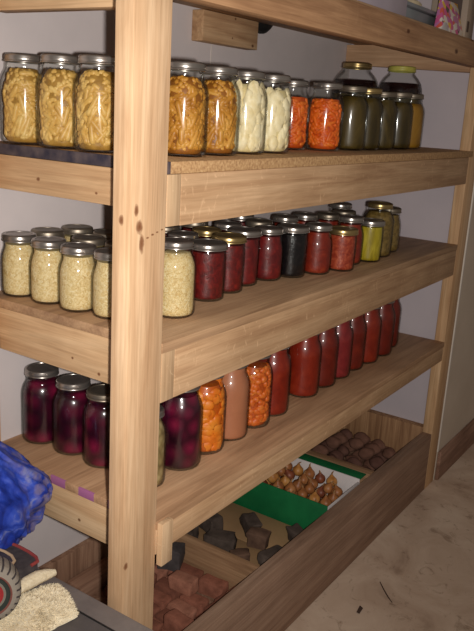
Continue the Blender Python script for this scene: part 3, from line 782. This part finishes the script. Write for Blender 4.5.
cr = MB().ball((0, 0, .018), (.06, .035, .018), 3, .3, 2., 9).build('cream_cloth', noisy('cream_cloth', [(.3, s2l((190, 172, 140))), (.7, s2l((222, 206, 172)))], 20., 4., .9, .4), None)
cr.location = (1.40, .20, Z4 + .064); tag(cr, 'crumpled cream cloth on the lid of the grey-blue tote', 'cloth')
# flowered packet
def flower_mat():
    m, nt, p, out = newmat('flowered_paper')
    mp = coords(nt, (1, 1, 1))
    v = N(nt, 'ShaderNodeTexVoronoi', Scale=58.); nt.links.new(mp.outputs[0], v.inputs['Vector'])
    sp = nt.nodes.new('ShaderNodeSeparateColor'); nt.links.new(v.outputs['Color'], sp.inputs[0])
    r = ramp(nt, [(.0, s2l((226, 214, 200))), (.26, s2l((214, 96, 150))), (.42, s2l((196, 120, 170))), (.55, s2l((232, 186, 70))), (.68, s2l((222, 96, 80))), (.82, s2l((96, 80, 76))), (.92, s2l((236, 226, 214)))], 'CONSTANT')
    nt.links.new(sp.outputs[0], r.inputs[0]); nt.links.new(r.outputs[0], p.inputs['Base Color'])
    p.inputs['Roughness'].default_value = .4
    return m
fp = thing('flowered_packet', 'pink and yellow flowered paper packet leaning at the front edge of the top shelf', 'packet', (1.425, .078, Z4 + .0005), -.08)
MB().hexa([(-.08, -.015, .001), (.085, -.015, .001), (.085, .012, .001), (-.08, .012, .001), (-.02, .018, .10), (.085, .018, .10), (.085, .032, .10), (-.02, .032, .10)], .002).build('front_sheet', flower_mat(), fp)
MB().hexa([(-.085, -.018, .0005), (-.03, -.018, .0005), (-.03, -.0155, .0005), (-.085, -.0155, .0005), (-.05, -.008, .03), (-.03, -.008, .03), (-.03, -.004, .03), (-.05, -.004, .03)], .0005).build('white_corner', M_wcard, fp)
ab = thing('appliance_box', 'beige carton with dark print at the right end of the top shelf', 'box', (1.552, .125, Z4 + .0007))
M_bx = noisy('beige_card', [(.3, s2l((158, 142, 126))), (.7, s2l((174, 158, 140)))], 6., 3., .7)
MB().box(-.038, .038, -.07, .05, 0, .15, .002).build('carton', M_bx, ab)
MB().box(-.0395, -.0385, -.05, .03, .045, .14).build('printed_panel', plain('dark_print', s2l((84, 70, 64)), .6), ab)
MB().box(-.030, -.012, -.0715, -.0705, .018, .05).build('printed_panel', plain('dark_print_front', s2l((90, 76, 68)), .6), ab)

# ------------------------------------------------------------------ foreground chest and what lies on it
TZ = .45
ch = thing('storage_chest', 'dark grey low chest standing left of the near post', 'chest', (-.36, .02, 0))
M_ch = noisy('dark_grey_paint', [(.3, s2l((108, 100, 98))), (.6, s2l((134, 125, 121))), (.8, s2l((150, 140, 135)))], 9., 6., .6, .05, .35)
M_chd = noisy('charcoal_panel', [(.3, s2l((74, 69, 69))), (.6, s2l((98, 92, 90))), (.8, s2l((118, 110, 107)))], 9., 6., .6, .05, .35)
MB().box(-.24, .248, -.40, .41, 0, .405, .008).build('body', M_chd, ch)
q = MB(); b = bmesh.new()
MB().box(-.25, .254, -.41, .42, .4055, .447, .006).build('lid', M_ch, ch)
# inset panel with rounded corner
pts = []
x0, x1, y0, y1, rr = -.22, .205, -.38, .09, .05
for cx, cy, a0 in ((x1 - rr, y1 - rr, 0), (x0 + rr, y1 - rr, 90), (x0 + rr, y0 + rr, 180), (x1 - rr, y0 + rr, 270)):
    for i in range(9):
        a = math.radians(a0 + i * 11.25); pts.append((cx + rr * math.cos(a), cy + rr * math.sin(a)))
b.free(); b = bmesh.new()
lo = [b.verts.new((x, y, .4472)) for x, y in pts]; hi = [b.verts.new((x, y, .4495)) for x, y in pts]
b.faces.new(hi); b.faces.new(lo[::-1])
for i in range(len(pts)): b.faces.new((lo[i], lo[(i + 1) % len(pts)], hi[(i + 1) % len(pts)], hi[i]))
q._add(b); q.build('top_panel', M_chd, ch)
q = MB(); q.tube([(x, y, .4490) for x, y in pts] + [(pts[0][0], pts[0][1], .4490)], .0022, 6); q.build('panel_seam', plain('black_seam', (.01, .01, .01), .6), ch)

# fleece
def fleece(name, poly, th, seed, label, zb):
    cx = sum(p[0] for p in poly) / len(poly); cy = sum(p[1] for p in poly) / len(poly)
    t = thing(name, label, 'fleece', (cx, cy, zb))
    # radial grid
    m = MB(); b = bmesh.new(); nA, nR = 72, 16
    def edge(a):
        d = Vector((math.cos(a), math.sin(a))); best = .2
        for i in range(len(poly)):
            p, q2 = Vector(poly[i]) - Vector((cx, cy)), Vector(poly[(i + 1) % len(poly)]) - Vector((cx, cy))
            e = q2 - p; den = d.x * e.y - d.y * e.x
            if abs(den) < 1e-9: continue
            s = (p.x * e.y - p.y * e.x) / den; u = (p.x * d.y - p.y * d.x) / den
            if s > 0 and -.001 <= u <= 1.001: best = min(best, s)
        return best
    def pt(a, k):
        r = edge(a) * k * (1 + .05 * noise.noise(Vector((math.cos(a) * 4, math.sin(a) * 4, seed))))
        x, y = r * math.cos(a), r * math.sin(a)
        z = th * math.sqrt(max(0, 1 - k ** 3.2)) * (1 + .35 * noise.noise(Vector((x * 30, y * 30, seed))) + .12 * noise.noise(Vector((x * 140, y * 140, seed))))
        return Vector((x, y, max(z, .0012)))
    rings = [[b.verts.new(pt(2 * PI * k / nA, (i + 1) / nR)) for k in range(nA)] for i in range(nR)]
    c0 = b.verts.new((0, 0, th))
    for k in range(nA): b.faces.new((c0, rings[0][k], rings[0][(k + 1) % nA]))
    for a, c in zip(rings[:-1], rings[1:]):
        for k in range(nA): b.faces.new((a[k], c[k], c[(k + 1) % nA], a[(k + 1) % nA]))
    m._add(b)
    mm = noisy('cream_fleece', [(.3, s2l((222, 206, 174))), (.6, s2l((240, 227, 198))), (.8, s2l((248, 238, 216)))], 70., 5., .95, .6, .05)
    m.build('hide', mm, t)
    f = MB(); b = bmesh.new(); rnd = random.Random(seed)
    for i in range(7000):
        a = rnd.uniform(0, 2 * PI); k = math.sqrt(rnd.random()) * .995
        p = pt(a, k); d = Vector((math.cos(a) * (.3 + k), math.sin(a) * (.3 + k), rnd.uniform(.3, 1.0))) + Vector((rnd.uniform(-.5, .5), rnd.uniform(-.5, .5), 0))
        d = d.normalized() * rnd.uniform(.0025, .006)
        s = d.cross(Vector((rnd.uniform(-1, 1), rnd.uniform(-1, 1), .3))).normalized() * .0009
        e = p + d
        if e.z < .0008: e.z = .0008
        b.faces.new([b.verts.new(p - s), b.verts.new(p + s), b.verts.new(e)])
    f._add(b); o = f.build('wool', mm, t, False); o['kind'] = 'stuff'
    return t
fleece('sheepskin', [(-.168, .030), (-.137, .086), (-.128, .122), (-.154, .140), (-.20, .15), (-.30, .12), (-.33, .04), (-.27, .035), (-.22, .04)], .020, 3, 'cream fleece pad lying on the dark grey chest', TZ)
# dark padded item with red piping
pb = thing('padded_pouch', 'dark grey padded pouch with red and tan piping on the chest before the blue bag', 'bag', (-.20, .20, TZ + .0005))
red = [(-.148, .262), (-.143, .240), (-.140, .215), (-.140, .188), (-.143, .165), (-.150, .153), (-.166, .152)]
tan = [(-.176, .240), (-.172, .216), (-.173, .196), (-.180, .180), (-.192, .174)]
def slab(pts, z0, z1):
    m = MB(); b = bmesh.new()
    lo = [b.verts.new((x + .20, y - .20, z0)) for x, y in pts]; hi = [b.verts.new((x + .20, y - .20, z1)) for x, y in pts]
    b.faces.new(hi); b.faces.new(lo[::-1])
    for i in range(len(pts)): b.faces.new((lo[i], lo[(i + 1) % len(pts)], hi[(i + 1) % len(pts)], hi[i]))
    bmesh.ops.recalc_face_normals(b, faces=b.faces)
    m._add(b); return m
M_pouch = noisy('charcoal_canvas', [(.3, s2l((58, 52, 54))), (.7, s2l((82, 75, 75)))], 60., 4., .9, .2, .1)
slab(red + [(-.285, .195), (-.285, .262)], .0, .050).build('body', M_pouch, pb)
MB().tube([(x + .20, y - .20, .0505) for x, y in red], .0032, 8).build('red_piping', plain('red_piping', s2l((150, 62, 58)), .7), pb)
slab(tan + [(-.275, .200), (-.275, .245)], .0505, .0555).build('inner_pad', noisy('dark_blue_grey', [(.3, s2l((52, 49, 58))), (.7, s2l((72, 67, 76)))], 50., 4., .9, .2, .1), pb)
MB().tube([(x + .20, y - .20, .0555) for x, y in tan], .0028, 8).build('tan_piping', plain('tan_piping', s2l((196, 166, 132)), .8), pb)
fz = MB(); fz.tube([(-.215, .134, TZ + .032), (-.19, .138, TZ + .032), (-.165, .137, TZ + .032), (-.148, .133, TZ + .031), (-.131, .128, TZ + .029)], [.008, .0125, .0125, .0105, .006], 12)
o = fz.build('fleece_roll', noisy('cream_wool_roll', [(.3, s2l((214, 196, 162))), (.7, s2l((240, 226, 196)))], 120., 4., .95, .8, .05)); tag(o, 'small cream fleece roll lying between the pouch and the fleece pad', 'fleece')

# knitted roll
def knit():
    m, nt, p, out = newmat('knitted_bands')
    tc = nt.nodes.new('ShaderNodeTexCoord'); sp = nt.nodes.new('ShaderNodeSeparateXYZ'); nt.links.new(tc.outputs['Object'], sp.inputs[0])
    cx = nt.nodes.new('ShaderNodeCombineXYZ'); nt.links.new(sp.outputs[0], cx.inputs[0]); nt.links.new(sp.outputs[1], cx.inputs[1])
    ln = N(nt, 'ShaderNodeVectorMath', operation='LENGTH'); nt.links.new(cx.outputs[0], ln.inputs[0])
    k = N(nt, 'ShaderNodeMath', operation='DIVIDE'); k.inputs[1].default_value = .05; nt.links.new(ln.outputs['Value'], k.inputs[0])
    r = ramp(nt, [(.0, s2l((210, 200, 190))), (.16, s2l((150, 40, 40))), (.42, s2l((120, 112, 100))), (.50, s2l((44, 50, 44))), (.64, s2l((120, 70, 60))), (.70, s2l((142, 132, 120)))], 'CONSTANT')
    nt.links.new(k.outputs[0], r.inputs[0])
    at = N(nt, 'ShaderNodeMath', operation='ARCTAN2'); nt.links.new(sp.outputs[1], at.inputs[0]); nt.links.new(sp.outputs[0], at.inputs[1])
    mu = N(nt, 'ShaderNodeMath', operation='MULTIPLY'); mu.inputs[1].default_value = 24.; nt.links.new(at.outputs[0], mu.inputs[0])
    sn = N(nt, 'ShaderNodeMath', operation='SINE'); nt.links.new(mu.outputs[0], sn.inputs[0])
    g = N(nt, 'ShaderNodeMath', operation='GREATER_THAN'); g.inputs[1].default_value = .62; nt.links.new(sn.outputs[0], g.inputs[0])
    a1 = N(nt, 'ShaderNodeMath', operation='GREATER_THAN'); a1.inputs[1].default_value = .84; nt.links.new(k.outputs[0], a1.inputs[0])
    gg = N(nt, 'ShaderNodeMath', operation='MULTIPLY'); nt.links.new(g.outputs[0], gg.inputs[0]); nt.links.new(a1.outputs[0], gg.inputs[1])
    col = mixc(nt, gg.outputs[0], r.outputs[0], s2l((62, 55, 55)))
    nt.links.new(col, p.inputs['Base Color']); p.inputs['Roughness'].default_value = .95
    n = N(nt, 'ShaderNodeTexNoise', Scale=240.); nt.links.new(tc.outputs['Object'], n.inputs['Vector'])
    b = N(nt, 'ShaderNodeBump', Strength=.6, Distance=.002); nt.links.new(n.outputs[0], b.inputs['Height']); nt.links.new(b.outputs[0], p.inputs['Normal'])
    return m
kt = thing('knitted_roll', 'grey knitted roll with black diamond band and red stripe at the picture corner', 'knitwear', (-.272, .130, TZ + .066))
kt.rotation_euler = (math.radians(78), 0, math.radians(-38))
MB().lathe([(.030, -.05), (.046, -.042), (.050, -.02), (.050, .008), (.047, .016), (.040, .021), (.034, .022), (.030, .019), (.022, .019), (.010, .016), (.002, .015)], 40).build('knit_body', knit(), kt)
MB().lathe([(.010, .0165), (.0115, .019), (.010, .021), (.006, .0205), (.005, .0175)], 20).build('end_ring', plain('pale_end_ring', s2l((206, 196, 186)), .9), kt)

# blue plastic bag
def bluemat():
    m, nt, p, out = newmat('blue_plastic_film')
    mp = coords(nt, (1, 1, 1))
    n = N(nt, 'ShaderNodeTexNoise', Scale=16., Detail=6., Roughness=.6, Distortion=1.6); nt.links.new(mp.outputs[0], n.inputs['Vector'])
    r = ramp(nt, [(.30, s2l((24, 38, 112))), (.46, s2l((38, 62, 160))), (.58, s2l((60, 84, 182))), (.70, s2l((134, 140, 184)))])
    nt.links.new(n.outputs[0], r.inputs[0])
    sp = nt.nodes.new('ShaderNodeSeparateXYZ'); nt.links.new(mp.outputs[0], sp.inputs[0])
    mr = N(nt, 'ShaderNodeMapRange'); mr.inputs[1].default_value = -.01; mr.inputs[2].default_value = .07; nt.links.new(sp.outputs[0], mr.inputs[0])
    n2 = N(nt, 'ShaderNodeTexNoise', Scale=22., Detail=4., Distortion=2.); nt.links.new(mp.outputs[0], n2.inputs['Vector'])
    r2 = ramp(nt, [(.42, (0, 0, 0)), (.62, (1, 1, 1))]); nt.links.new(n2.outputs[0], r2.inputs[0])
    mu = N(nt, 'ShaderNodeMath', operation='MULTIPLY'); nt.links.new(mr.outputs[0], mu.inputs[0]); nt.links.new(r2.outputs[0], mu.inputs[1])
    m2 = N(nt, 'ShaderNodeMath', operation='MULTIPLY'); m2.inputs[1].default_value = .75; nt.links.new(mu.outputs[0], m2.inputs[0])
    nt.links.new(mixc(nt, m2.outputs[0], r.outputs[0], s2l((150, 134, 140))), p.inputs['Base Color'])
    p.inputs['Roughness'].default_value = .42; p.inputs['Specular IOR Level'].default_value = .35
    return m
def blue_bag():
    b = bmesh.new(); bmesh.ops.create_icosphere(b, subdivisions=6, radius=1)
    tip = Vector((.62, -.74, .10)).normalized()
    for v in b.verts:
        d = v.co.normalized()
        k = 1 + noise.noise(d * 1.8 + Vector((3, 1, 7))) * .14
        for f_, a_ in ((2.2, .14), (4.5, .12), (9., .055), (20., .016)):
            q = Vector((d.x + .3 * d.z, d.y - .2 * d.z, d.z * .32)) * f_ + Vector((f_, 2, 5))
            k += (.28 - abs(noise.noise(q))) * a_ * 1.25
        t = max(0, d.dot(tip) - .90) / .10
        k += .20 * t ** 1.3
        v.co = Vector((d.x * .104 * k, d.y * .104 * k, d.z * .138 * k))
        if v.co.z > .02:
            h = (v.co.z - .02) / .12
            v.co.x -= .075 * h ** 1.1; v.co.y += .035 * h
        v.co.z = max(v.co.z, -.118 + .008 * noise.noise(d * 6))
    zm = min(v.co.z for v in b.verts)
    for v in b.verts: v.co.z -= zm
    m = MB(); m._add(b); return m
bb = thing('plastic_bag', 'crumpled blue plastic bag bulging on the chest before the lower shelf', 'bag', (-.130, .322, TZ + .0005))
blue_bag().build('film', bluemat(), bb, True, 50)
MB().tube([(-.06, .03, .235), (-.05, .03, .262), (-.035, .025, .275), (-.02, .02, .262)], [.010, .009, .007, .003], 8).build('knot', bluemat(), bb)

# ------------------------------------------------------------------ floor litter
tw = MB().tube([(.905, -.11, .004), (.875, -.135, .006), (.852, -.158, .005), (.836, -.178, .004)], [.0015, .002, .002, .001], 6).build('twig', plain('dark_twig', s2l((70, 52, 40)), .9))
tag(tw, 'thin dark curved twig on the concrete floor before the bin', 'twig')
lf = MB().hexa([(0, 0, .001), (.028, -.006, .001), (.034, .004, .001), (.004, .009, .001), (0, 0, .004), (.028, -.006, .003), (.034, .004, .005), (.004, .009, .003)], .0008).build('leaf_scrap', plain('dark_leaf', s2l((74, 54, 44)), .9))
lf.location = (.735, -.125, 0); lf.rotation_euler = (0, 0, .3)
tag(lf, 'small dark leaf scrap on the floor near the bin', 'leaf')

# ------------------------------------------------------------------ camera and light
Cc = Vector((-0.97028, -0.79478, 1.31655))
yaw, pitch, roll, fpx = .5853, -.2660, .0590, 755.52
F = Vector((math.cos(yaw) * math.cos(pitch), math.sin(yaw) * math.cos(pitch), math.sin(pitch)))
R0 = Vector((math.sin(yaw), -math.cos(yaw), 0)); U0 = R0.cross(F)
Rv = R0 * math.cos(roll) + U0 * math.sin(roll); Uv = -R0 * math.sin(roll) + U0 * math.cos(roll)
cam = bpy.data.cameras.new('camera'); co = bpy.data.objects.new('camera', cam); C.objects.link(co)
co.matrix_world = Matrix(((Rv.x, Uv.x, -F.x, Cc.x), (Rv.y, Uv.y, -F.y, Cc.y), (Rv.z, Uv.z, -F.z, Cc.z), (0, 0, 0, 1)))
cam.sensor_fit = 'AUTO'; cam.sensor_width = 36; cam.lens = fpx / 631 * 36; cam.clip_start = .02
SC.camera = co
fl = bpy.data.lights.new('flash', 'SPOT'); fl.energy = 98; fl.color = (1, .955, .91); fl.shadow_soft_size = .012
fl.spot_size = math.radians(95); fl.spot_blend = 1.0
fo = bpy.data.objects.new('flash', fl); C.objects.link(fo)
fo.location = Cc + Rv * .045 - Uv * .012 + F * .02
fo.rotation_euler = (F + Uv * .10 - Rv * .06).to_track_quat('-Z', 'Y').to_euler()
w = bpy.data.worlds.new('world'); SC.world = w; w.use_nodes = True
bg = w.node_tree.nodes['Background']; bg.inputs[0].default_value = (1, .86, .74, 1); bg.inputs[1].default_value = .135
SC.cycles.transparent_max_bounces = 24
SC.cycles.max_bounces = 6
